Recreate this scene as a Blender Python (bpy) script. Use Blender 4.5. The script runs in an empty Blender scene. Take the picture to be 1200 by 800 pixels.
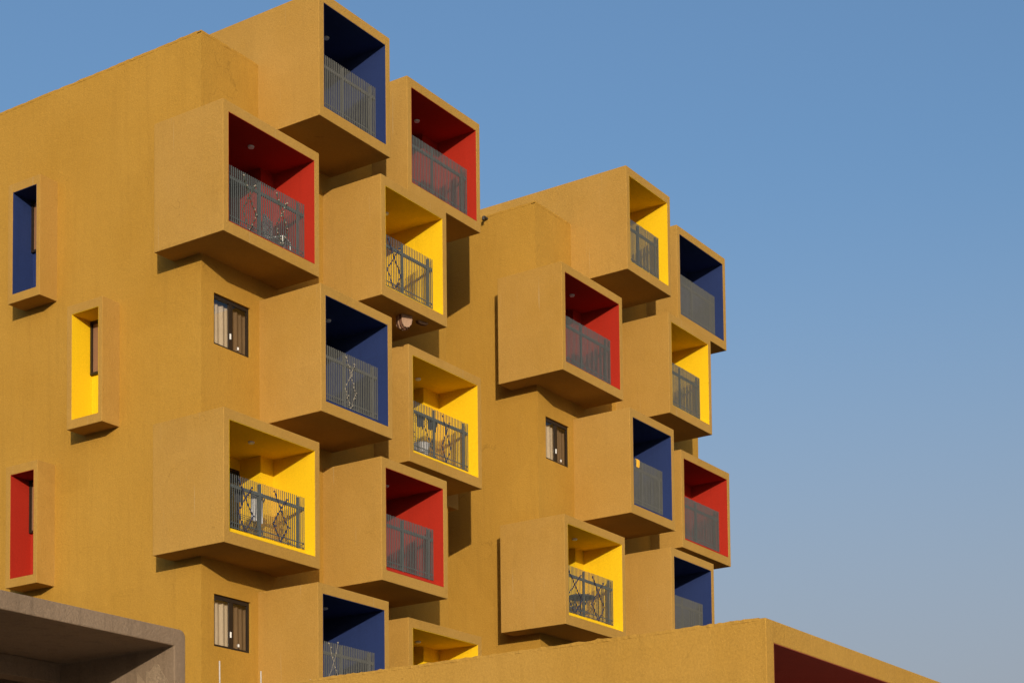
import bpy, bmesh, math, random
from mathutils import Vector, Matrix
random.seed(7)
S = bpy.context.scene
C = S.collection
GZ = 1.6                      # eye height: heights below are measured from the eye, the ground lies at z = 0

# ------------------------------------------------------------------ materials
def new_mat(name):
    m = bpy.data.materials.new(name); m.use_nodes = True
    nt = m.node_tree; nt.nodes.clear()
    out = nt.nodes.new('ShaderNodeOutputMaterial'); b = nt.nodes.new('ShaderNodeBsdfPrincipled')
    nt.links.new(b.outputs[0], out.inputs[0])
    return m, nt, b
def node(nt, typ, **kw):
    n = nt.nodes.new(typ)
    for k, v in kw.items():
        if k in n.inputs: n.inputs[k].default_value = v
        else: setattr(n, k, v)
    return n
def noise(nt, vec, scale, detail=3, rough=.55):
    n = node(nt, 'ShaderNodeTexNoise', Scale=scale, Detail=detail, Roughness=rough)
    nt.links.new(vec, n.inputs['Vector']); return n.outputs['Fac']
def ramp(nt, fac, a, b):
    n = node(nt, 'ShaderNodeMapRange'); n.inputs['From Min'].default_value = a; n.inputs['From Max'].default_value = b
    nt.links.new(fac, n.inputs['Value']); return n.outputs[0]
def ramp2(nt, z):                                # dusty horizon: share of grey haze by height of the view ray
    n = node(nt, 'ShaderNodeMapRange'); n.interpolation_type = 'SMOOTHSTEP'
    n.inputs['From Min'].default_value = .10; n.inputs['From Max'].default_value = .44
    n.inputs['To Min'].default_value = .66; n.inputs['To Max'].default_value = 0
    nt.links.new(z, n.inputs['Value']); return n.outputs[0]
def mix(nt, fac, a, b, mode='MIX'):
    n = nt.nodes.new('ShaderNodeMix'); n.data_type = 'RGBA'; n.blend_type = mode
    for v, s in ((fac, 0), (a, 6), (b, 7)):
        if isinstance(v, (int, float)): n.inputs[s].default_value = v
        elif isinstance(v, tuple): n.inputs[s].default_value = (*v, 1)
        else: nt.links.new(v, n.inputs[s])
    return n.outputs[2]
def mul(nt, a, k):
    n = node(nt, 'ShaderNodeMath', operation='MULTIPLY'); nt.links.new(a, n.inputs[0]); n.inputs[1].default_value = k
    return n.outputs[0]
def mapped(nt, vec, sc):
    n = node(nt, 'ShaderNodeMapping'); n.inputs['Scale'].default_value = sc
    nt.links.new(vec, n.inputs['Vector']); return n.outputs[0]
def bump(nt, b, h, strength, dist=.01):
    n = node(nt, 'ShaderNodeBump', Strength=strength, Distance=dist)
    nt.links.new(h, n.inputs['Height']); nt.links.new(n.outputs[0], b.inputs['Normal'])
def plaster(name, c0, c1, dirt, grain=.8, streak=.5, rough=.92, chips=.0):
    m, nt, b = new_mat(name)
    p = nt.nodes.new('ShaderNodeNewGeometry').outputs['Position']
    big = ramp(nt, noise(nt, p, .45, 4), .3, .7)
    col = mix(nt, big, c0, c1)
    mid = ramp(nt, noise(nt, p, 2.6, 5, .65), .45, .75)
    col = mix(nt, mul(nt, mid, .35), col, c1)
    st = ramp(nt, noise(nt, mapped(nt, p, (5, 5, .35)), 1.3, 4, .6), .52, .8)      # rain streaks
    col = mix(nt, mul(nt, st, streak), col, dirt)
    if chips:                                                                        # thin pale runs of old wash
        v = ramp(nt, noise(nt, mapped(nt, p, (22, 22, .55)), 1.0, 2, .4), .71, .76)
        col = mix(nt, mul(nt, v, chips), col, (.48, .40, .27))
    vo = node(nt, 'ShaderNodeTexVoronoi', Scale=.55); vo.feature = 'F1'; vo.distance = 'CHEBYCHEV'
    nt.links.new(mapped(nt, p, (1.0, 1.0, .8)), vo.inputs['Vector'])                          # day joints: patches of slightly different mix
    sep = nt.nodes.new('ShaderNodeSeparateColor'); nt.links.new(vo.outputs['Color'], sep.inputs[0])
    col = mix(nt, .16, col, mix(nt, sep.outputs[0], (.72, .70, .66), (1.0, 1.0, 1.0)), 'MULTIPLY')
    ck = node(nt, 'ShaderNodeTexVoronoi', Scale=.42); ck.feature = 'DISTANCE_TO_EDGE'
    wob = nt.nodes.new('ShaderNodeVectorMath'); wob.operation = 'MULTIPLY_ADD'
    nz = node(nt, 'ShaderNodeTexNoise', Scale=1.6, Detail=4); nt.links.new(p, nz.inputs['Vector'])
    nt.links.new(nz.outputs['Color'], wob.inputs[0]); wob.inputs[1].default_value = (1.1, 1.1, 1.1); nt.links.new(p, wob.inputs[2])
    nt.links.new(wob.outputs[0], ck.inputs['Vector'])
    line = node(nt, 'ShaderNodeMath', operation='LESS_THAN'); nt.links.new(ck.outputs[0], line.inputs[0]); line.inputs[1].default_value = .0035
    gate = ramp(nt, noise(nt, p, .8, 2), .60, .66)
    lg = node(nt, 'ShaderNodeMath', operation='MULTIPLY'); nt.links.new(line.outputs[0], lg.inputs[0]); nt.links.new(gate, lg.inputs[1])
    col = mix(nt, mul(nt, lg.outputs[0], .28), col, tuple(x*.4 for x in c0))                  # hairline cracks
    spk = ramp(nt, noise(nt, p, 30, 4, .75), .3, .72)
    col = mix(nt, .42, col, mix(nt, spk, (.52, .50, .46), (1.0, 1.0, 1.0)), 'MULTIPLY')
    spot = ramp(nt, noise(nt, p, 13, 2, .5), .74, .78)
    col = mix(nt, mul(nt, spot, .35), col, tuple(x*.45 for x in c0))
    nt.links.new(col, b.inputs['Base Color'])
    b.inputs['Roughness'].default_value = rough
    b.inputs['Specular IOR Level'].default_value = .2
    g = node(nt, 'ShaderNodeMath', operation='ADD')
    nt.links.new(noise(nt, p, 26, 5, .75), g.inputs[0]); nt.links.new(mul(nt, noise(nt, p, 4.0, 3, .5), .9), g.inputs[1])
    bump(nt, b, g.outputs[0], grain, .012)
    return m
OCHRE = plaster('ochre_plaster', (.402, .213, .028), (.435, .238, .037), (.318, .168, .025), .9, .35)
OCHRE_BOX = plaster('dusty_ochre_plaster', (.392, .215, .040), (.430, .245, .057), (.335, .188, .043), .8, .3, chips=.22)
OCHRE_FG = plaster('coarse_ochre_plaster', (.398, .216, .034), (.436, .246, .049), (.318, .172, .030), .75, .4)
CONCRETE = plaster('bare_concrete', (.200, .140, .092), (.255, .182, .122), (.140, .099, .067), 1.3, .6)
ROOFTOP = plaster('grey_screed', (.28, .26, .23), (.34, .32, .28), (.2, .18, .16), .6, .2)
LIN = {'red': plaster('red_paint', (.365, .018, .007), (.400, .022, .009), (.30, .017, .008), .25, .4, .75),
       'yellow': plaster('yellow_paint', (.80, .50, .006), (.84, .53, .008), (.70, .41, .008), .25, .35, .75),
       'blue': plaster('blue_paint', (.015, .030, .115), (.020, .037, .132), (.013, .024, .092), .25, .3, .7),
       'maroon': plaster('maroon_paint', (.30, .055, .035), (.34, .065, .042), (.25, .045, .03), .3, .3, .8)}
def simple(name, col, rough=.6, metal=0, var=.15, sc=8, spec=.4):
    m, nt, b = new_mat(name)
    p = nt.nodes.new('ShaderNodeNewGeometry').outputs['Position']
    f = noise(nt, p, sc, 3)
    nt.links.new(mix(nt, f, tuple(x*(1-var) for x in col), tuple(min(1, x*(1+var)) for x in col)), b.inputs['Base Color'])
    b.inputs['Roughness'].default_value = rough; b.inputs['Metallic'].default_value = metal
    b.inputs['Specular IOR Level'].default_value = spec
    return m
RAIL = simple('grey_rail_paint', (.072, .080, .080), .5)
RAIL_PALE = simple('sunlit_rail_paint', (.092, .092, .085), .6)  # paler copy of the rail paint: sunlit look of the bars put into the colour
BOUNCE_TILE = simple('pale_bounce_tile', (.66, .62, .55), .5)
FRAME = simple('dark_bronze_aluminium', (.020, .013, .008), .5, 0, .15, 8, .25)
DARK = simple('dark_hollow', (.012, .011, .010), .9)
CURT = simple('cream_curtain_cloth', (.46, .36, .25), .9, 0, .12, 4)
BLIND = simple('brown_blind_cloth', (.20, .10, .05), .9)
WHITE = simple('white_plastic', (.75, .74, .72), .5)
PIPE = simple('dark_drain_pipe', (.03, .026, .022), .6)
ROD = simple('pale_galvanised_rod', (.42, .37, .32), .6)
NAVY = simple('dark_navy_wire', (.025, .028, .06), .6)
GREENW = simple('dark_green_wire', (.05, .06, .045), .7)
CREAM = simple('cream_beads', (.24, .21, .165), .6)
LEAF = simple('dry_brown_leaves', (.22, .09, .03), .9, 0, .5, 30)
CLOTH_D = simple('dark_grey_cloth', (.05, .05, .06), .95)
CLOTH_W = simple('pale_cloth', (.62, .60, .60), .95)
CLOTH_Y = simple('orange_yellow_cloth', (.80, .42, .03), .9)
COMB = simple('pale_wax_comb', (.36, .22, .14), .8, 0, .35, 25)
COMB_D = simple('brown_wax_comb', (.12, .05, .028), .85, 0, .4, 25)
GROUND = plaster('scrub_ground', (.055, .055, .03), (.085, .07, .04), (.05, .04, .025), .8, .1)
def glass(name, tint, g):
    m, nt, b = new_mat(name); nt.nodes.remove(b)
    t = node(nt, 'ShaderNodeBsdfTransparent'); t.inputs[0].default_value = (*tint, 1)
    gl = node(nt, 'ShaderNodeBsdfGlossy', Roughness=.02)
    mx = nt.nodes.new('ShaderNodeMixShader')
    mx.inputs[0].default_value = g; nt.links.new(t.outputs[0], mx.inputs[1]); nt.links.new(gl.outputs[0], mx.inputs[2])
    out = [n for n in nt.nodes if n.type == 'OUTPUT_MATERIAL'][0]
    nt.links.new(mx.outputs[0], out.inputs[0]); return m
GLASS = glass('clear_window_glass', (.92, .93, .93), .14)
GLASS_D = glass('tinted_window_glass', (.50, .45, .40), .10)

# ------------------------------------------------------------------ mesh helpers
def obj(name, bm, mats, parent=None, bevel=0):
    bmesh.ops.recalc_face_normals(bm, faces=bm.faces)
    me = bpy.data.meshes.new(name); bm.to_mesh(me); bm.free()
    for m in (mats if isinstance(mats, (list, tuple)) else [mats]): me.materials.append(m)
    o = bpy.data.objects.new(name, me); C.objects.link(o)
    if parent:
        o.parent = parent
        r = parent
        while r: o.location -= r.location; r = r.parent      # meshes are written in world space
    if bevel:
        b = o.modifiers.new('edge_wear', 'BEVEL'); b.width = bevel; b.segments = 2; b.limit_method = 'ANGLE'; b.angle_limit = .8
    return o
def thing(name, label, cat, loc, group=None):
    o = bpy.data.objects.new(name, None); C.objects.link(o); o.location = loc; o.empty_display_size = .3
    o['label'] = label; o['category'] = cat
    if group: o['group'] = group
    return o
def tag(o, label, cat, group=None, kind=None):
    if label: o['label'] = label
    if cat: o['category'] = cat
    if group: o['group'] = group
    if kind: o['kind'] = kind
    return o
def quad(bm, pts, mi=0):
    f = bm.faces.new([bm.verts.new(p) for p in pts]); f.material_index = mi; return f
def cuboid(bm, a, b, f=lambda *p: p, mi=0):
    v = [bm.verts.new(f(x, y, z)) for x in (a[0], b[0]) for y in (a[1], b[1]) for z in (a[2], b[2])]
    for i in ((0,1,3,2), (4,6,7,5), (0,4,5,1), (2,3,7,6), (0,2,6,4), (1,5,7,3)):
        bm.faces.new([v[k] for k in i]).material_index = mi
def tube(bm, pts, r, n=6, mi=0):
    pts = [Vector(p) for p in pts]; rings = []
    for i, p in enumerate(pts):
        d = (pts[min(i+1, len(pts)-1)] - pts[max(i-1, 0)]).normalized()
        u = d.orthogonal().normalized(); w = d.cross(u)
        if rings:                                           # keep the ring from spinning
            pu = (rings[-1][0].co - pts[i-1]); u = (pu - d*pu.dot(d)).normalized(); w = d.cross(u)
        rr = r if isinstance(r, (int, float)) else r[i]
        rings.append([bm.verts.new(p + (u*math.cos(2*math.pi*k/n) + w*math.sin(2*math.pi*k/n))*rr) for k in range(n)])
    for a, b in zip(rings, rings[1:]):
        for k in range(n): bm.faces.new((a[k], a[(k+1) % n], b[(k+1) % n], b[k])).material_index = mi
    for e in (rings[0], rings[-1]): bm.faces.new(e).material_index = mi
def blob(bm, p, r, mi=0):
    res = bmesh.ops.create_icosphere(bm, subdivisions=1, radius=1)
    for v in res['verts']:
        v.co = Vector(p) + Vector((v.co.x*r[0], v.co.y*r[1], v.co.z*r[2]))
        for f in v.link_faces: f.material_index = mi
def grid_sheet(bm, us, vs, holes, f, mi=0):
    """a wall sheet cut into cells at the given breaks, without the cells that lie in a hole"""
    us = sorted(set(round(u, 4) for u in us)); vs = sorted(set(round(v, 4) for v in vs)); V = {}
    def vert(i, j):
        if (i, j) not in V: V[i, j] = bm.verts.new(f(us[i], vs[j]))
        return V[i, j]
    for i in range(len(us)-1):
        for j in range(len(vs)-1):
            u, v = (us[i]+us[i+1])/2, (vs[j]+vs[j+1])/2
            if any(h[0] < u < h[1] and h[2] < v < h[3] for h in holes): continue
            bm.faces.new((vert(i, j), vert(i+1, j), vert(i+1, j+1), vert(i, j+1))).material_index = mi

# ------------------------------------------------------------------ the hollow boxes
Z0, ST, H = 21.375, 3.2, 2.757
def shell_bm(W, D, zb, zt, t, cav, f):
    """box of width W, depth D with a cavity open to the front (depth 0); t = left, right, top, bottom walls"""
    bm = bmesh.new(); tl, tr, tt, tb = t
    O = {(i, j, k): bm.verts.new(f((0, W)[i], (0, D)[j], (zb, zt)[k])) for i in (0, 1) for j in (0, 1) for k in (0, 1)}
    I = {(i, j, k): bm.verts.new(f((tl, W-tr)[i], (0, cav)[j], (zb+tb, zt-tt)[k])) for i in (0, 1) for j in (0, 1) for k in (0, 1)}
    F = bm.faces.new
    for i in (0, 1): F([O[i,0,0], O[i,1,0], O[i,1,1], O[i,0,1]])
    for k in (0, 1): F([O[0,0,k], O[1,0,k], O[1,1,k], O[0,1,k]])
    F([O[0,1,0], O[1,1,0], O[1,1,1], O[0,1,1]])
    loop = [(0, 0), (1, 0), (1, 1), (0, 1)]
    for a, b in zip(loop, loop[1:]+loop[:1]):
        F([O[a[0],0,a[1]], O[b[0],0,b[1]], I[b[0],0,b[1]], I[a[0],0,a[1]]])
        F([I[a[0],0,a[1]], I[b[0],0,b[1]], I[b[0],1,b[1]], I[a[0],1,a[1]]])
    F([I[0,1,0], I[1,1,0], I[1,1,1], I[0,1,1]])
    return bm
def lining_bm(u0, u1, zb, zt, poly, f, e=.006, kerb=None):
    bm = bmesh.new()
    lo = [bm.verts.new(f(u, d, zb+e)) for u, d in poly]; hi = [bm.verts.new(f(u, d, zt-e)) for u, d in poly]
    n = len(poly)
    for i in range(n-1): bm.faces.new((lo[i], lo[i+1], hi[i+1], hi[i]))       # the last side (front) stays open
    bm.faces.new(lo); bm.faces.new(hi)
    d0 = poly[0][1]
    a = [(u0, zb), (u1, zb), (u1, zt), (u0, zt)]; b = [(u0+e, zb+e), (u1-e, zb+e), (u1-e, zt-e), (u0+e, zt-e)]
    for i in range(4):
        j = (i+1) % 4
        quad(bm, [f(a[i][0], d0, a[i][1]), f(a[j][0], d0, a[j][1]), f(b[j][0], d0, b[j][1]), f(b[i][0], d0, b[i][1])])
    bmesh.ops.remove_doubles(bm, verts=bm.verts, dist=.0005)
    if kerb:
        cuboid(bm, (u0+e+.002, kerb[0], zb+e-.004), (u1-e-.002, kerb[1], zb+kerb[2]), f)
    return bm
BALC = {}
def balcony(tower, tname, X0, X1, Yf, Yb, k, colour, stub, label, dense):
    zt = Z0-k*ST+GZ; zb = zt-H; W = X1-X0; t = (.165, .155, .22, .25); cav = 1.8
    f = lambda u, d, z: (X0+u, Yf+d, z)
    b = obj('balcony_box', shell_bm(W, Yb-Yf, zb, zt, t, cav, f), OCHRE_BOX, tower, .012)
    b['label'] = label
    u0, u1, sb, st = t[0], W-t[1], zb+t[3], zt-t[2]
    e = .006; db = 1.17; dj = 1.76
    poly = [(u0+e, .004), (u0+e, dj)] + ([(u1-stub, dj), (u1-stub, db), (u1-e, db)] if stub else [(u1-e, dj)]) + [(u1-e, .004)]
    l = obj('lining', lining_bm(u0, u1, sb, st, poly, f, e, (.22, .36, .15)), LIN[colour], b)
    tm = bmesh.new(); cuboid(tm, (u0+.012, .366, sb+.008), (u1-.012, 1.14, sb+.03), f); cuboid(tm, (u0+.012, 1.1402, sb+.008), (u1-(stub or .012)-.006, 1.69, sb+.03), f)
    obj('floor', tm, BOUNCE_TILE, b)  # unseen pale floor, added to throw light onto the balcony ceiling
    # glazed sliding door on the back wall
    dm = bmesh.new(); a0, a1 = u0+.10, u1-(stub or .9)-.08; dz = sb+2.02
    for (p, q) in (((a0, dj-.06, sb+.02), (a0+.06, dj-.008, dz)), ((a1-.06, dj-.06, sb+.02), (a1, dj-.008, dz)),
                   ((a0+.06, dj-.06, dz-.06), (a1-.06, dj-.008, dz)), (((a0+a1)/2-.04, dj-.06, sb+.02), ((a0+a1)/2+.04, dj-.008, dz-.06))):
        cuboid(dm, p, q, f, 0)
    cuboid(dm, (a0+.06, dj-.035, sb+.02), ((a0+a1)/2-.04, dj-.015, dz-.06), f, 1)
    cuboid(dm, ((a0+a1)/2+.04, dj-.035, sb+.02), (a1-.06, dj-.015, dz-.06), f, 1)
    obj('sliding_door', dm, [FRAME, DARK_GLASS], b)
    # railing
    rm = bmesh.new(); r0, r1 = u0+e+.01, u1-e-.01; kt = sb+.152; top = sb+(1.31 if tname == 'Y3' else 1.375); w = r1-r0
    sp = .060 if dense else .062; n = int(w/sp)
    for i in range(n+1):
        u = r0+.012+(w-.024)*i/n + random.uniform(-.002, .002)
        hb = .009 if dense else .0065
        cuboid(rm, (u-hb, .279 if dense else .283, kt+.035), (u+hb, .297, top+random.uniform(-.004, .004)), f)
    for fr in (.115, .47, .935):
        u = r0+w*fr; cuboid(rm, (u-.024, .300, kt), (u+.024, .348, top-.02), f)
    cuboid(rm, (r0, .302, top-.27), (r1, .346, top-.205), f)
    cuboid(rm, (r0, .2985, kt+.16), (r1, .316, kt+.178), f)
    cuboid(rm, (r0, .2985, kt+.06), (r1, .316, kt+.075), f)
    obj('railing', rm, RAIL_PALE if dense and colour == 'blue' else RAIL, b)
    # flush ceiling light
    lm = bmesh.new()
    bmesh.ops.create_cone(lm, cap_ends=True, segments=20, radius1=.060, radius2=.072, depth=.035,
                          matrix=Matrix.Translation(f((u0+u1)/2+.05, .66 if stub == .42 else .87, st-e-.0185)))
    obj('ceiling_light', lm, WHITE, b)
    BALC[tname] = (X0+u0, X0+u1, Yf, sb, kt, top, st)
    return b
DARK_GLASS, _nt, _b = new_mat('dark_door_glass')
_b.inputs['Base Color'].default_value = (.015, .016, .018, 1); _b.inputs['Roughness'].default_value = .06

def window_box(tower, f, W, k, colour, label, D=.60):
    zt = Z0-k*ST-.075+GZ; zb = zt-2.72
    t = (.15, .12, .20, .20)
    b = obj('window_box', shell_bm(W, D, zb, zt, t, D-.012, f), OCHRE_BOX, tower, .010)
    if label: b['label'] = label
    u0, u1, sb, st = t[0], W-t[1], zb+t[3], zt-t[2]; e = .006; dk = D-.022
    obj('lining', lining_bm(u0, u1, sb, st, [(u0+e, .004), (u0+e, dk), (u1-e, dk), (u1-e, .004)], f, e), LIN[colour], b)
    wm = bmesh.new(); w0, w1, z0, z1 = u0+.012, u1-.18, sb+1.12, st-.012
    for p, q in (((w0, z0), (w0+.05, z1)), ((w1-.05, z0), (w1, z1)), ((w0+.05, z0), (w1-.05, z0+.05)), ((w0+.05, z1-.05), (w1-.05, z1))):
        cuboid(wm, (p[0], dk-.06, p[1]), (q[0], dk-.004, q[1]), f, 0)
    cuboid(wm, (w0+.05, dk-.02, z0+.05), (w1-.05, dk-.008, z1-.05), f, 1)
    obj('window', wm, [FRAME, BLIND], b)
    return b

def wall_window(tower, x0, x1, z0, z1, Y, label):
    """two-sash sliding window in a front wall opening"""
    fm = bmesh.new(); y0, y1 = Y+.05, Y+.10; w = .055
    for a, b in (((x0, z0), (x0+w, z1)), ((x1-w, z0), (x1, z1)), ((x0+w, z0), (x1-w, z0+w)), ((x0+w, z1-w-.03), (x1-w, z1))):
        cuboid(fm, (a[0], y0, a[1]), (b[0], y1, b[1]))
    xm = (x0+x1)/2+.02
    cuboid(fm, (xm-.06, y0+.006, z0+w), (xm+.05, y1-.006, z1-w-.03))
    fr = obj('window', fm, FRAME, tower)
    if label: fr['label'] = label
    for a, b, m, y in ((x0+w, xm-.06, GLASS, y0+.03), (xm+.05, x1-w, GLASS_D, y0+.02)):
        pm = bmesh.new(); quad(pm, [(a-.003, y, z0+w-.003), (b+.003, y, z0+w-.003), (b+.003, y, z1-w-.027), (a-.003, y, z1-w-.027)]); obj('pane', pm, m, fr)
    cm = bmesh.new(); n = 72
    prev = None
    for i in range(n+1):
        x = x0-.1+(x1-x0+.2)*i/n; y = Y+.19+.016*math.sin(i*.78)+.012*math.sin(i*.31+1)
        cur = (cm.verts.new((x, y, z0-.15)), cm.verts.new((x, y+.01, z1-.10)))
        if prev: cm.faces.new((prev[0], cur[0], cur[1], prev[1]))
        prev = cur
    c = obj('curtain', cm, CURT, fr)
    for p in c.data.polygons: p.use_smooth = True
    hm = bmesh.new()
    cuboid(hm, (xm-.045, y0-.014, z0+.26), (xm-.015, y0+.004, z0+.38)); obj('handle', hm, WHITE, fr)
    hm = bmesh.new(); cuboid(hm, (xm+.20, y0-.004, z0+.10), (xm+.235, y0+.012, z0+.16))
    obj('handle', hm, WHITE, fr)

# ------------------------------------------------------------------ the towers
PODZ = 4.0+GZ
COLS = [(0, 2.985), (2.35, 4.80), (4.51, 6.97), (6.31, 9.24)]         # along the front, from the near left box edge
FRONT = [0, -.545, -.50, .13]; BACK = [1.96, 1.9, 1.9, 1.35]
STUB = [.42, 0, 0, .64]
# as-built position of every box: left edge, front plane, width
BUILT = {'R1': (26.389, 24.755, 3.003), 'Y3': (26.363, 24.724, 2.967), 'B1': (28.74, 24.193, 2.451), 'B2': (28.761, 24.195, 2.447), 'B3': (28.706, 24.261, 2.405), 'Y1': (30.908, 24.25, 2.466), 'R3': (30.871, 24.261, 2.45), 'R2': (32.71, 24.867, 2.943), 'Y2': (32.713, 24.887, 2.927), 'Y4': (32.675, 24.914, 2.916), 'Rt': (37.33, 23.584, 2.968), 'Yt4': (37.323, 23.594, 2.952), 'Yt': (39.646, 23.023, 2.337), 'Bt2': (39.656, 23.033, 2.344), 'Yt2': (41.86, 23.068, 2.43), 'Bt4': (41.859, 23.102, 2.435), 'Bt': (43.625, 23.725, 2.927), 'Rt3': (43.647, 23.724, 2.922)}
def tower(name, label, XO, YO, boxes, wins, wboxes, sideblock):
    T = thing(name, label, 'apartment building', (XO+5, YO+6, PODZ))
    xl, yf, xr, yb, zr = XO+.575, YO+1.175, XO+9.235, YO+14, 20.2+GZ
    fholes, lholes, rholes = [], [], []
    fu, fv, lu = [xl, xr], [PODZ, zr], [yf, yb]
    for col, k, colour, lab, dense, key in boxes:
        X0, Yf, wd = BUILT[key]; X1 = X0+wd
        zt = Z0-k*ST+GZ; zb = zt-H
        Yb = YO+BACK[col]+ .9*(col > 0)
        if k == 0: Yb = YO+5.2
        balcony(T, key, X0, X1, Yf, Yb, k, colour, STUB[col], lab, dense)
        fholes.append((X0, X1, zb, zt)); fu += [max(X0, xl), min(X1, xr)]; fv += [zb, min(zt, zr)]
        if col == 0: lholes.append((yf, Yb, zb, zt)); lu.append(Yb)
        if k == 0: rholes.append((X0, X1, yf, Yb)); lu.append(Yb)
    for (k, lab) in wins:
        x0, x1, z1 = XO+.95, XO+2.07, 14.71-(k-2)*ST+GZ; z0 = z1-1.10
        fholes.append((x0, x1, z0, z1)); fu += [x0, x1]; fv += [z0, z1]
        wall_window(T, x0, x1, z0, z1, yf, lab)
    for (y0, w, k, colour, lab) in wboxes:
        zt = Z0-k*ST-.075+GZ; zb = zt-2.72
        lholes.append((y0, y0+w, zb, zt)); lu += [y0, y0+w]; fv += [zb, zt]
    bm = bmesh.new()
    grid_sheet(bm, fu, fv, fholes, lambda u, v: (u, yf, v))
    grid_sheet(bm, lu, fv, lholes, lambda u, v: (xl, u, v))
    grid_sheet(bm, lu, fv, [], lambda u, v: (xr, u, v))
    grid_sheet(bm, fu, fv, [], lambda u, v: (u, yb, v))
    for (k, lab) in wins:                                                # reveals
        x0, x1, z1 = XO+.95, XO+2.07, 14.71-(k-2)*ST+GZ; z0 = z1-1.10; a, b = yf, yf+.13
        for p, q in (((x0, z0), (x1, z0)), ((x1, z0), (x1, z1)), ((x1, z1), (x0, z1)), ((x0, z1), (x0, z0))):
            quad(bm, [(p[0], a, p[1]), (q[0], a, q[1]), (q[0], b, q[1]), (p[0], b, p[1])])
    bmesh.ops.remove_doubles(bm, verts=bm.verts, dist=.001)
    obj('wall', bm, OCHRE, T)
    rm = bmesh.new(); grid_sheet(rm, fu, lu, rholes, lambda u, v: (u, v, zr-.002)); obj('roof', rm, ROOFTOP, T)
    cm = bmesh.new()                                                      # rough plaster coping along the left and front roof edge
    def coping(p, q, skip=()):
        n = max(2, int((Vector(q)-Vector(p)).length/.12)); d = (Vector(q)-Vector(p)).normalized(); w = Vector((-d.y, d.x, 0))*.12
        if w.x+w.y < 0: w = -w
        rows = []
        for i in range(n+1):
            c = Vector(p).lerp(Vector(q), i/n); j = random.gauss(0, .006); o = random.gauss(0, .002)
            n_ = -w.normalized()*(.004+o)
            rows.append([cm.verts.new(c+n_+Vector((0, 0, -.02))), cm.verts.new(c+n_+Vector((0, 0, .035+j))), cm.verts.new(c+w+Vector((0, 0, .035+j))), cm.verts.new(c+w+Vector((0, 0, -.02)))])
        for a, b in zip(rows, rows[1:]):
            for k2 in range(4): cm.faces.new((a[k2], a[(k2+1) % 4], b[(k2+1) % 4], b[k2]))
        cm.faces.new(rows[0]); cm.faces.new(rows[-1])
    coping((xl, yf+.13, zr), (xl, yb, zr)); coping((xl, yf, zr), (XO+COLS[1][0]-.01, yf, zr))
    obj('coping', cm, OCHRE, T)
    for (y0, w, k, colour, lab) in wboxes:
        window_box(T, lambda u, d, z: (xl-.5+d, y0+w-u, z), w, k, colour, lab)
    if sideblock:
        y0 = yf+.05; window_box(T, lambda u, d, z: (xr+.515-d, y0+u, z), 1.05, 2.06, 'yellow', None, .512)
    # drain spouts
    def spout(pts):
        sm = bmesh.new(); tube(sm, pts, .035, 8); return obj('drain_spout', sm, PIPE, T)
    if not sideblock: spout([(xl+.05, yf+1.50, zr-.06), (xl-.13, yf+1.50, zr-.055), (xl-.17, yf+1.50, zr-.07), (xl-.18, yf+1.50, zr-.15)])
    else: spout([(xr-.05, YO+.40, Z0-H+.24+GZ), (xr+.13, YO+.40, Z0-H+.22+GZ)])
    return T, xl, yf
L = 'ochre balcony box lined in %s paint'
T1, XL, YF = tower('apartment_tower', 'nearer ochre apartment tower of stacked balcony boxes, filling the left half', 26.40, 24.75,
    [(0, 1, 'red', L % 'red' + ', with a white chair behind its railing', 1, 'R1'), (0, 3, 'yellow', L % 'yellow' + ', with two dark diamond garlands', 0, 'Y3'),
     (1, 0, 'blue', L % 'blue' + ', the highest of the nearer tower', 1, 'B1'), (1, 2, 'blue', L % 'blue' + ', with a cream garland on its railing', 1, 'B2'),
     (1, 4, 'blue', L % 'blue' + ', lowest of the nearer tower', 1, 'B3'),
     (2, 1, 'yellow', L % 'yellow' + ', with honeycombs under its floor', 0, 'Y1'), (2, 3, 'red', L % 'red' + ', the lower one of the nearer tower', 1, 'R3'),
     (3, 0, 'red', L % 'red' + ' at the upper right of the nearer tower', 1, 'R2'), (3, 2, 'yellow', L % 'yellow' + ', with dark clothes drying inside', 0, 'Y2'),
     (3, 4, 'yellow', L % 'yellow' + ', half hidden behind the foreground parapet', 0, 'Y4')],
    [(2, 'two-pane dark framed window with cream curtains, between two balcony boxes'), (4, 'two-pane dark framed window with cream curtains, lower of the two')],
    [(30.30, 1.04, 1, 'blue', 'narrow ochre window box lined in blue'), (28.33, 1.09, 2, 'yellow', 'narrow ochre window box lined in yellow'),
     (30.34, 1.02, 3, 'red', 'narrow ochre window box lined in red')], True)
T2, XL2, YF2 = tower('apartment_tower', 'farther ochre apartment tower of stacked balcony boxes, right of the nearer one', 37.36, 23.57,
    [(0, 1, 'red', L % 'red' + ', left one of the farther tower', 1, 'Rt'), (0, 3, 'yellow', L % 'yellow' + ', with a dark table behind crossed garlands', 0, 'Yt4'),
     (1, 0, 'yellow', L % 'yellow' + ', the highest of the farther tower', 1, 'Yt'), (1, 2, 'blue', L % 'blue' + ', with an orange cloth over its railing', 1, 'Bt2'),
     (2, 1, 'yellow', L % 'yellow' + ' below the rightmost blue box', 1, 'Yt2'), (2, 3, 'blue', L % 'blue' + ', lowest of the farther tower', 1, 'Bt4'),
     (3, 0, 'blue', L % 'blue' + ', top right of the farther tower', 1, 'Bt'), (3, 2, 'red', L % 'red' + ', rightmost of the farther tower', 1, 'Rt3')],
    [(2, None)], [], False)

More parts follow.
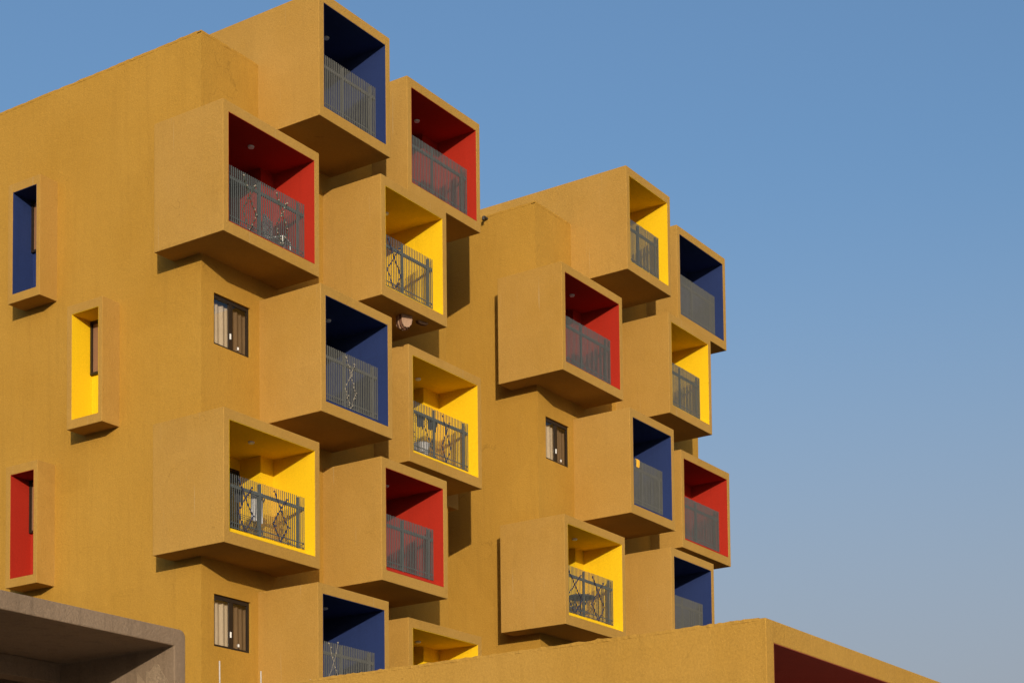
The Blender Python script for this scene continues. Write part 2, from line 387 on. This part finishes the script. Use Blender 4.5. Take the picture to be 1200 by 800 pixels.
# ------------------------------------------------------------------ podium, foreground block, bare concrete box, ground
ASPHALT = plaster('dark_roof_felt', (.045, .042, .040), (.065, .06, .055), (.04, .036, .034), .6, .2)
pm = bmesh.new(); cuboid(pm, (17.2, 17.42, 0), (52, 42, PODZ-.004))
tag(obj('podium', pm, ASPHALT), 'low dark podium roof between the ochre towers and the foreground', 'podium')

FG = thing('foreground_building', 'low ochre building with a maroon recess in front of the towers, bottom right', 'building', (24, 13, 0))
fx, fy, fz = 19.97, 9.71, 4.545+GZ
fm = shell_bm(8.2, 7.68, 0, fz, (.215, .2, .285, .15), 3.2, lambda u, d, z: (fx+u, fy+d, z))
obj('shell', fm, OCHRE_FG, FG, .012)
obj('lining', lining_bm(.215, 8.0, .15, fz-.285, [(.221, .004), (.221, 3.19), (7.994, 3.19), (7.994, .004)], lambda u, d, z: (fx+u, fy+d, z)), LIN['maroon'], FG)
cm = bmesh.new(); n = 150; rows = []                                   # crumbled mortar along the roof edge
for i in range(n+1):
    y = fy+.10+7.4*i/n; j = max(0, random.gauss(.003, .006)) + .005*max(0, math.sin(i*.9)*math.sin(i*.23))
    o = random.gauss(0, .003)
    rows.append([cm.verts.new((fx-.003+o, y, fz-.03)), cm.verts.new((fx-.003+o, y, fz+.004+j)), cm.verts.new((fx+.16, y, fz+.004+j)), cm.verts.new((fx+.16, y, fz-.03))])
for a, b in zip(rows, rows[1:]):
    for k in range(4): cm.faces.new((a[k], a[(k+1) % 4], b[(k+1) % 4], b[k]))
cm.faces.new(rows[0]); cm.faces.new(rows[-1])
obj('coping', cm, OCHRE_FG, FG)

CB = thing('concrete_building', 'bare concrete open box with a rounded corner, bottom left', 'building', (13, 20, 0))
cx0, cx1, cy, cz, cd = 8.6, 16.735, 16.36, 4.665+GZ, 6.0
def rounded_frame():
    bm = bmesh.new(); r = .10; tl, tt = .2, .225
    outer = [(cx0, 0), (cx0, cz)] + [(cx1-r+r*math.sin(a), cz-r+r*math.cos(a)) for a in [i*math.pi/2/8 for i in range(9)]] + [(cx1, 0)]
    inner = [(cx1-tl, 0), (cx1-tl, cz-tt), (cx0+tl, cz-tt), (cx0+tl, 0)]
    pts = outer+inner
    fr = [bm.verts.new((x, cy, z)) for x, z in pts]; bk = [bm.verts.new((x, cy+cd, z)) for x, z in pts]
    for i in range(len(pts)):
        j = (i+1) % len(pts); bm.faces.new((fr[i], fr[j], bk[j], bk[i]))
    for v in (fr, bk):                                     # left post, lintel with the rounded corner, right post
        o, i_ = v[:len(outer)], v[len(outer):]
        bm.faces.new((o[0], o[1], i_[2], i_[3])); bm.faces.new((o[1], o[2], i_[1], i_[2]))
        for a, b in zip(o[2:-2], o[3:-1]): bm.faces.new((a, b, i_[1]))
        bm.faces.new((o[-2], o[-1], i_[0], i_[1]))
    return bm
obj('frame', rounded_frame(), CONCRETE, CB, .015)
bm = bmesh.new(); cuboid(bm, (cx0+.203, cy+2.10, cz-.225-.27), (cx1-.203, cy+2.42, cz-.228)); obj('beam', bm, CONCRETE, CB, .01)
bm = bmesh.new(); cuboid(bm, (cx0+.203, cy+cd-.3, 0), (cx1-.203, cy+cd-.02, cz-.228)); obj('back_wall', bm, CONCRETE, CB)

PATCH = plaster('rough_plaster', (.32, .23, .15), (.38, .28, .19), (.20, .14, .09), 3.0, .6)
bm = bmesh.new(); pts = []; n = 28
for i in range(n):
    a = 2*math.pi*i/n; rr = 1+random.gauss(0, .13)+.12*math.sin(3*a); pts.append((cy+.40+.26*rr*math.cos(a), 3.75+GZ+.52*rr*math.sin(a)))
A = [bm.verts.new((cx1-.2-.002, y, z)) for y, z in pts]; B = [bm.verts.new((cx1-.2-.010, y, z)) for y, z in pts]
bm.faces.new(B)
for i in range(n): bm.faces.new((A[i], A[(i+1) % n], B[(i+1) % n], B[i]))
obj('plaster_patch', bm, PATCH, CB)
pv = bmesh.new(); quad(pv, [(-6, -16, .004), (46, -16, .004), (46, 9.6, .004), (-6, 9.6, .004)]); quad(pv, [(-6, 9.6, .004), (19.9, 9.6, .004), (19.9, 17.3, .004), (-6, 17.3, .004)])  # unseen pale sheet, added to bounce light up onto the ceilings
tag(obj('bounce_pavement', pv, plaster('pale_bounce_paving', (.50, .43, .34), (.56, .49, .39), (.40, .34, .27), .8, .2)), None, None, kind='structure')
fl = bmesh.new(); quad(fl, [(cx0+.21, cy+1.0, .010), (cx1-.21, cy+1.0, .010), (cx1-.21, cy+cd-.31, .010), (cx0+.21, cy+cd-.31, .010)]); obj('floor', fl, CONCRETE, CB)  # unseen inner floor, added to lighten the soffit by bounce
gm = bmesh.new(); quad(gm, [(-3000, -3000, 0), (3000, -3000, 0), (3000, 3000, 0), (-3000, 3000, 0)])
tag(obj('ground', gm, GROUND), None, None, kind='structure')

# ------------------------------------------------------------------ small things
for i, (x, y, z, lab) in enumerate(((19.05, 17.95, 4.79, 'thin pale rod standing below the lower tower window, leftmost of three'),
                     (20.03, 18.04, 4.79, 'thin pale rod rising in the middle of three'),
                     (21.02, 17.92, 4.79, 'thin pale rod just behind the foreground parapet, rightmost of three'))):
    bm = bmesh.new(); tube(bm, [(x, y, PODZ-.01), (x+.004, y, PODZ+.4), (x, y, z+GZ)], .011, 8)
    tag(obj('metal_rod', bm, ROD), lab, 'rod', 'thin rods on the podium')

def garland(key, fr, half, mats, label, bead=.5, lo=.04, tops=(.86, .93), r=.010):
    x0, x1, yf, sb, kt, top, st = BALC[key]
    xc = x0+(x1-x0)*fr; h = top-kt; y = yf+.272
    bm = bmesh.new()
    for s, tp in ((-1, tops[0]), (1, tops[1])):
        key_pts = [(-half*s*.9, tp), (0, .62), (half*s, .35), (0, lo)]
        pts = []
        for (a, b) in zip(key_pts, key_pts[1:]):
            for q in range(6):
                t = q/6; pts.append((xc+a[0]*(1-t)+b[0]*t+random.gauss(0, .006), y+random.gauss(0, .004)-.008*s, kt+h*(a[1]*(1-t)+b[1]*t)+random.gauss(0, .006)))
        pts.append((xc+key_pts[-1][0], y-.008*s, kt+h*lo))
        tube(bm, pts, r, 5, 0)
        for p in pts:
            if random.random() < bead:
                d = [random.gauss(0, .012) for _ in range(3)]
                blob(bm, (p[0]+d[0], p[1]-abs(d[1]), p[2]+d[2]), (.017, .014, .020), 1)
        blob(bm, pts[0], (.028, .02, .022), 1)
    return tag(obj('string_garland', bm, mats), label, 'garland', 'garlands tied to the balcony railings')
garland('R1', .34, .20, [GREENW, CREAM], 'dark garland with pale buds, left one of two on the red balcony railing', .12)
garland('R1', .72, .19, [GREENW, CREAM], 'dark garland with pale buds, right one of two on the red balcony railing', .22)
garland('Y3', .29, .22, [NAVY, NAVY], 'dark diamond garland left of the middle post on the big yellow balcony', .6, r=.012)
garland('Y3', .70, .22, [NAVY, NAVY], 'dark diamond garland right of the middle post on the big yellow balcony', .6, r=.012)
garland('Y2', .08, .16, [NAVY, NAVY], 'dark garland at the left end of the railing with drying clothes', .4)
garland('Y2', .64, .17, [NAVY, NAVY], 'dark crossed garland right of the drying clothes', .4)
garland('Y1', .30, .24, [NAVY, NAVY], 'dark crossed garland on the yellow balcony above the honeycombs', .5, lo=.02, r=.012)
garland('B2', .54, .17, [CREAM, CREAM], 'cream beaded garland on a blue balcony railing', .5, r=.004)
garland('B3', .32, .18, [CREAM, CREAM], 'cream beaded garland peeping over the lowest blue railing', .6, tops=(1.03, .98), r=.005)
garland('Yt4', .27, .34, [NAVY, NAVY], 'dark crossed garland, left one before the table on the farther tower', .2, r=.013)
garland('Yt4', .70, .30, [NAVY, NAVY], 'dark crossed garland, right one before the table on the farther tower', .2, r=.013)

def chair(key, fr, d, label, mat, name='plastic_chair', rot=0.3):
    x0, x1, yf, sb, kt, top, st = BALC[key]
    t = thing(name, label, 'chair', (x0+(x1-x0)*fr, yf+d, sb+.012)); t.rotation_euler.z = 0
    cxx, cyy, z = t.location; R = Matrix.Rotation(rot, 3, 'Z')
    f = lambda x, y, zz: tuple(Vector((cxx, cyy, z))+R @ Vector((x, y, zz)))
    bm = bmesh.new(); cuboid(bm, (-.24, -.23, .43), (.24, .23, .46), f); obj('seat', bm, mat, t, .01)
    bm = bmesh.new()
    cuboid(bm, (-.24, .2, .46), (-.19, .25, .98), f); cuboid(bm, (.19, .2, .46), (.24, .25, .98), f)
    for q in range(5): cuboid(bm, (-.19, .21, .52+q*.10), (.19, .235, .585+q*.10), f)
    obj('backrest', bm, mat, t, .006)
    for sx in (-1, 1):
        for sy in (-1, 1):
            bm = bmesh.new(); tube(bm, [f(sx*.21, sy*.2, .43), f(sx*.24, sy*.23, 0)], [.022, .016], 8); obj('leg', bm, mat, t)
    return t
chair('R1', .80, .58, 'white slatted chair behind the railing of the red balcony', WHITE, rot=.35)

def rack(key, fr, d, label, w=.95, hgt=1.15):
    x0, x1, yf, sb, kt, top, st = BALC[key]; xc = x0+(x1-x0)*fr; y = yf+d; z = sb+.012
    t = thing('drying_rack', label, 'clothes rack', (xc, y, z))
    for sx in (-1, 1):
        for sy in (-1, 1):
            bm = bmesh.new(); tube(bm, [(xc+sx*w/2, y-sy*.25, z), (xc+sx*w/2, y+sy*.2, z+hgt)], .011, 6); obj('leg', bm, RAIL, t)
    for yy, zz in [(y-.2+q*.08, z+hgt) for q in range(6)] + [(y-.1+q*.1, z+.62) for q in range(3)]:
        bm = bmesh.new(); tube(bm, [(xc-w/2, yy, zz), (xc+w/2, yy, zz)], .006, 5); obj('hanging_rod', bm, RAIL, t)
    return xc, y, z, hgt
def garment(xc, y, ztop, w, h, mat, label, cat, sleeves=False):
    bm = bmesh.new(); n = 10; rows = []
    for j in range(7):
        row = []
        for i in range(n+1):
            u = i/n-.5; v = j/6
            ww = w*(1 - (.12*v if sleeves else .0))*(1.35 if sleeves and v < .28 else 1)
            row.append(bm.verts.new((xc+u*ww, y+.02*math.sin(i*1.3+j*.4), ztop-h*v-.02*math.sin(i*.9)*v)))
        rows.append(row)
    for a, b in zip(rows, rows[1:]):
        for i in range(n): bm.faces.new((a[i], a[i+1], b[i+1], b[i]))
    o = obj('garment', bm, mat); s = o.modifiers.new('cloth_thickness', 'SOLIDIFY'); s.thickness = .012
    tag(o, label, cat, 'laundry on the balconies'); return o
xc, y, z, hh = rack('Y2', .40, .62, 'wire drying rack on the yellow balcony hung with dark clothes')
garment(xc-.22, y-.215, z+hh, .26, .30, CLOTH_D, 'dark garment hanging left on the rack', 'garment', True)
garment(xc+.24, y-.215, z+hh, .30, .26, CLOTH_D, 'dark garment hanging beside the middle post', 'garment', True)
xc, y, z, hh = rack('Y3', .42, .66, 'wire drying rack on the big yellow balcony with a pale cloth')
garment(xc+.20, y-.215, z+hh, .34, .62, CLOTH_W, 'pale cloth hanging behind the middle post of the big yellow balcony', 'cloth')
garment(xc-.33, y-.215, z+hh, .22, .34, CLOTH_D, 'dark cloth on the drying rack of the big yellow balcony', 'cloth')
# tub on the Y2 balcony
x0, x1, yf, sb, kt, top, st = BALC['Y2']
bm = bmesh.new(); tube(bm, [(x0+1.0, yf+.52, sb+.22), (x0+1.0, yf+.52, sb+.50), (x0+1.0, yf+.52, sb+.53)], [.15, .19, .205], 20)
cuboid(bm, (x0+.86, yf+.38, sb+.008), (x0+1.14, yf+.66, sb+.22))
tag(obj('laundry_tub', bm, CLOTH_W), 'pale tub on a block below the drying clothes', 'tub')
# table on Yt4
x0, x1, yf, sb, kt, top, st = BALC['Yt4']; tx, ty, tz = x0+1.72, yf+.72, sb+.012
t = thing('folding_table', 'small dark table behind the railing of the farther yellow balcony', 'table', (tx, ty, tz))
bm = bmesh.new(); tube(bm, [(tx, ty, tz+.80), (tx, ty, tz+.835)], .36, 24); obj('table_top', bm, CLOTH_D, t)
for a in range(4):
    bm = bmesh.new(); c, s = math.cos(a*math.pi/2+.6), math.sin(a*math.pi/2+.6)
    tube(bm, [(tx+c*.2, ty+s*.2, tz+.80), (tx-c*.22, ty-s*.22+.03, tz)], .016, 6); obj('leg', bm, CLOTH_D, t)
# orange cloth over the Bt2 railing
x0, x1, yf, sb, kt, top, st = BALC['Bt2']; bm = bmesh.new(); rows = []
for j, (dy, dz) in enumerate(((.268, -.20), (.266, -.1), (.268, .0), (.285, .02), (.31, .012), (.318, -.08))):
    rows.append([bm.verts.new((x0+.62+i*.028+.012*math.sin(j), yf+dy+.004*math.sin(i*2), top+dz+.014*math.sin(i*1.7)*(j < 2))) for i in range(6)])
for a, b in zip(rows, rows[1:]):
    for i in range(5): bm.faces.new((a[i], a[i+1], b[i+1], b[i]))
o = obj('cloth', bm, CLOTH_Y); s = o.modifiers.new('cloth_thickness', 'SOLIDIFY'); s.thickness = .01
tag(o, 'orange yellow cloth hung over the blue balcony railing', 'cloth', 'laundry on the balconies')

# dry leaves caught on the kerbs
for key, lo_, hi_, lab in (('Y1', .0, .98, 'dry brown leaves along the kerb of the yellow balcony above the honeycombs'), ('Y2', .0, .95, 'dry brown leaves along the kerb below the drying clothes'),
                      ('Yt4', .1, .9, 'dry brown leaves along the kerb of the farther yellow balcony')):
    x0, x1, yf, sb, kt, top, st = BALC[key]; bm = bmesh.new()
    for i in range(46):
        x = x0+.03+(x1-x0-.06)*random.uniform(lo_, hi_); y = yf+random.uniform(.23, .275); zc = kt+random.uniform(.001, .02)
        a, rr = random.uniform(0, 6.28), random.uniform(.012, .03)
        pts = [(x+rr*math.cos(a), y+.6*rr*math.sin(a), zc+random.uniform(0, .03)), (x-.5*rr*math.sin(a), y+.4*rr*math.cos(a), zc+.004),
               (x-rr*math.cos(a), y-.6*rr*math.sin(a), zc+random.uniform(0, .02)), (x+.5*rr*math.sin(a), y-.4*rr*math.cos(a), zc)]
        quad(bm, pts)
    tag(obj('dry_leaves', bm, LEAF), lab, 'leaves', None, 'stuff')

# wild honeycombs under the floor of Y1
zu = Z0-ST-H+GZ
def comb(cx_, cy_, w, h, label, n, lean):
    bm = bmesh.new()
    for q in range(n):
        off = (q-(n-1)/2)*.062; m = 20; fr, bk = [], []
        sc = 1-.10*abs(q-1.5)
        outline = [(-w/2*sc, 0)] + [(-w/2*sc*math.cos(math.pi*i/m), -h*sc*(math.sin(math.pi*i/m)**.6)*(1+.05*math.sin(i*2.1+q*1.3)+.10*math.cos(math.pi*i/m))) for i in range(1, m)] + [(w/2*sc, 0)]
        for lst, dd in ((fr, -.018), (bk, .018)):
            for (a, b) in outline:
                lst.append(bm.verts.new((cx_+a*math.cos(lean)-(off+dd)*math.sin(lean), cy_+a*math.sin(lean)+(off+dd)*math.cos(lean), zu-.001+b)))
        f1 = bm.faces.new(fr); f1.material_index = q % 2; f2 = bm.faces.new(bk); f2.material_index = q % 2
        for i in range(len(fr)): bm.faces.new((fr[i], fr[(i+1) % len(fr)], bk[(i+1) % len(fr)], bk[i])).material_index = q % 2
    return tag(obj('honeycomb', bm, [COMB, COMB_D], None, .004), label, 'honeycomb')
comb(32.24, 24.66, .34, .34, 'pale brown honeycomb hanging under the yellow balcony box', 5, -.30)
comb(32.76, 24.52, .34, .07, 'thin leftover comb strip right of the round honeycomb', 2, -.2)

# ------------------------------------------------------------------ sky, sun, camera
EL = math.radians(11.4); sdir = Vector((-1, -.854, 0)).normalized()*math.cos(EL) + Vector((0, 0, math.sin(EL)))
w = bpy.data.worlds.new('World'); S.world = w; w.use_nodes = True
nt = w.node_tree; bg = nt.nodes['Background']
sky = nt.nodes.new('ShaderNodeTexSky'); sky.sky_type = 'NISHITA'; sky.sun_disc = False
sky.sun_elevation = EL; sky.sun_rotation = math.atan2(sdir.x, sdir.y) % (2*math.pi)
sky.air_density = 1.2; sky.dust_density = 7; sky.ozone_density = 3.9; sky.altitude = 0
tc = nt.nodes.new('ShaderNodeTexCoord'); sx = nt.nodes.new('ShaderNodeSeparateXYZ'); nt.links.new(tc.outputs['Generated'], sx.inputs[0])
nt.links.new(mix(nt, ramp2(nt, sx.outputs[2]), sky.outputs[0], (1.85, 1.84, 2.08)), bg.inputs[0]); bg.inputs[1].default_value = .135
sl = bpy.data.lights.new('sun', 'SUN'); sl.energy = 2.55; sl.angle = math.radians(.5); sl.color = (1, .88, .70)
so = bpy.data.objects.new('sun', sl); C.objects.link(so); so.rotation_euler = sdir.to_track_quat('Z', 'Y').to_euler(); so.location = (0, 0, 60)

f, cx, cy_, F2, R3, U3 = (2118.54, 614.38, 1025.55, Vector((.83013028, .55396544, .06329304)), Vector((.5556482, -.83133797, -.01150037)), Vector((-.0462471, -.04471547, .99792872)))
cam = bpy.data.cameras.new('camera'); co = bpy.data.objects.new('camera', cam); C.objects.link(co)
M = Matrix((R3, U3, -F2)).transposed().to_4x4(); M.translation = (0, 0, GZ); co.matrix_world = M
cam.sensor_width = 36; cam.lens = f*36/1200; cam.shift_x = (600-cx)/1200; cam.shift_y = (cy_-400)/1200
cam.clip_start = .5; cam.clip_end = 6000
S.camera = co
S.cycles.diffuse_bounces = 8; S.cycles.max_bounces = 14
S.render.resolution_x, S.render.resolution_y = 1024, 682
S.view_settings.view_transform = 'Standard'; S.view_settings.look = 'None'; S.view_settings.gamma = 1; S.view_settings.exposure = .71
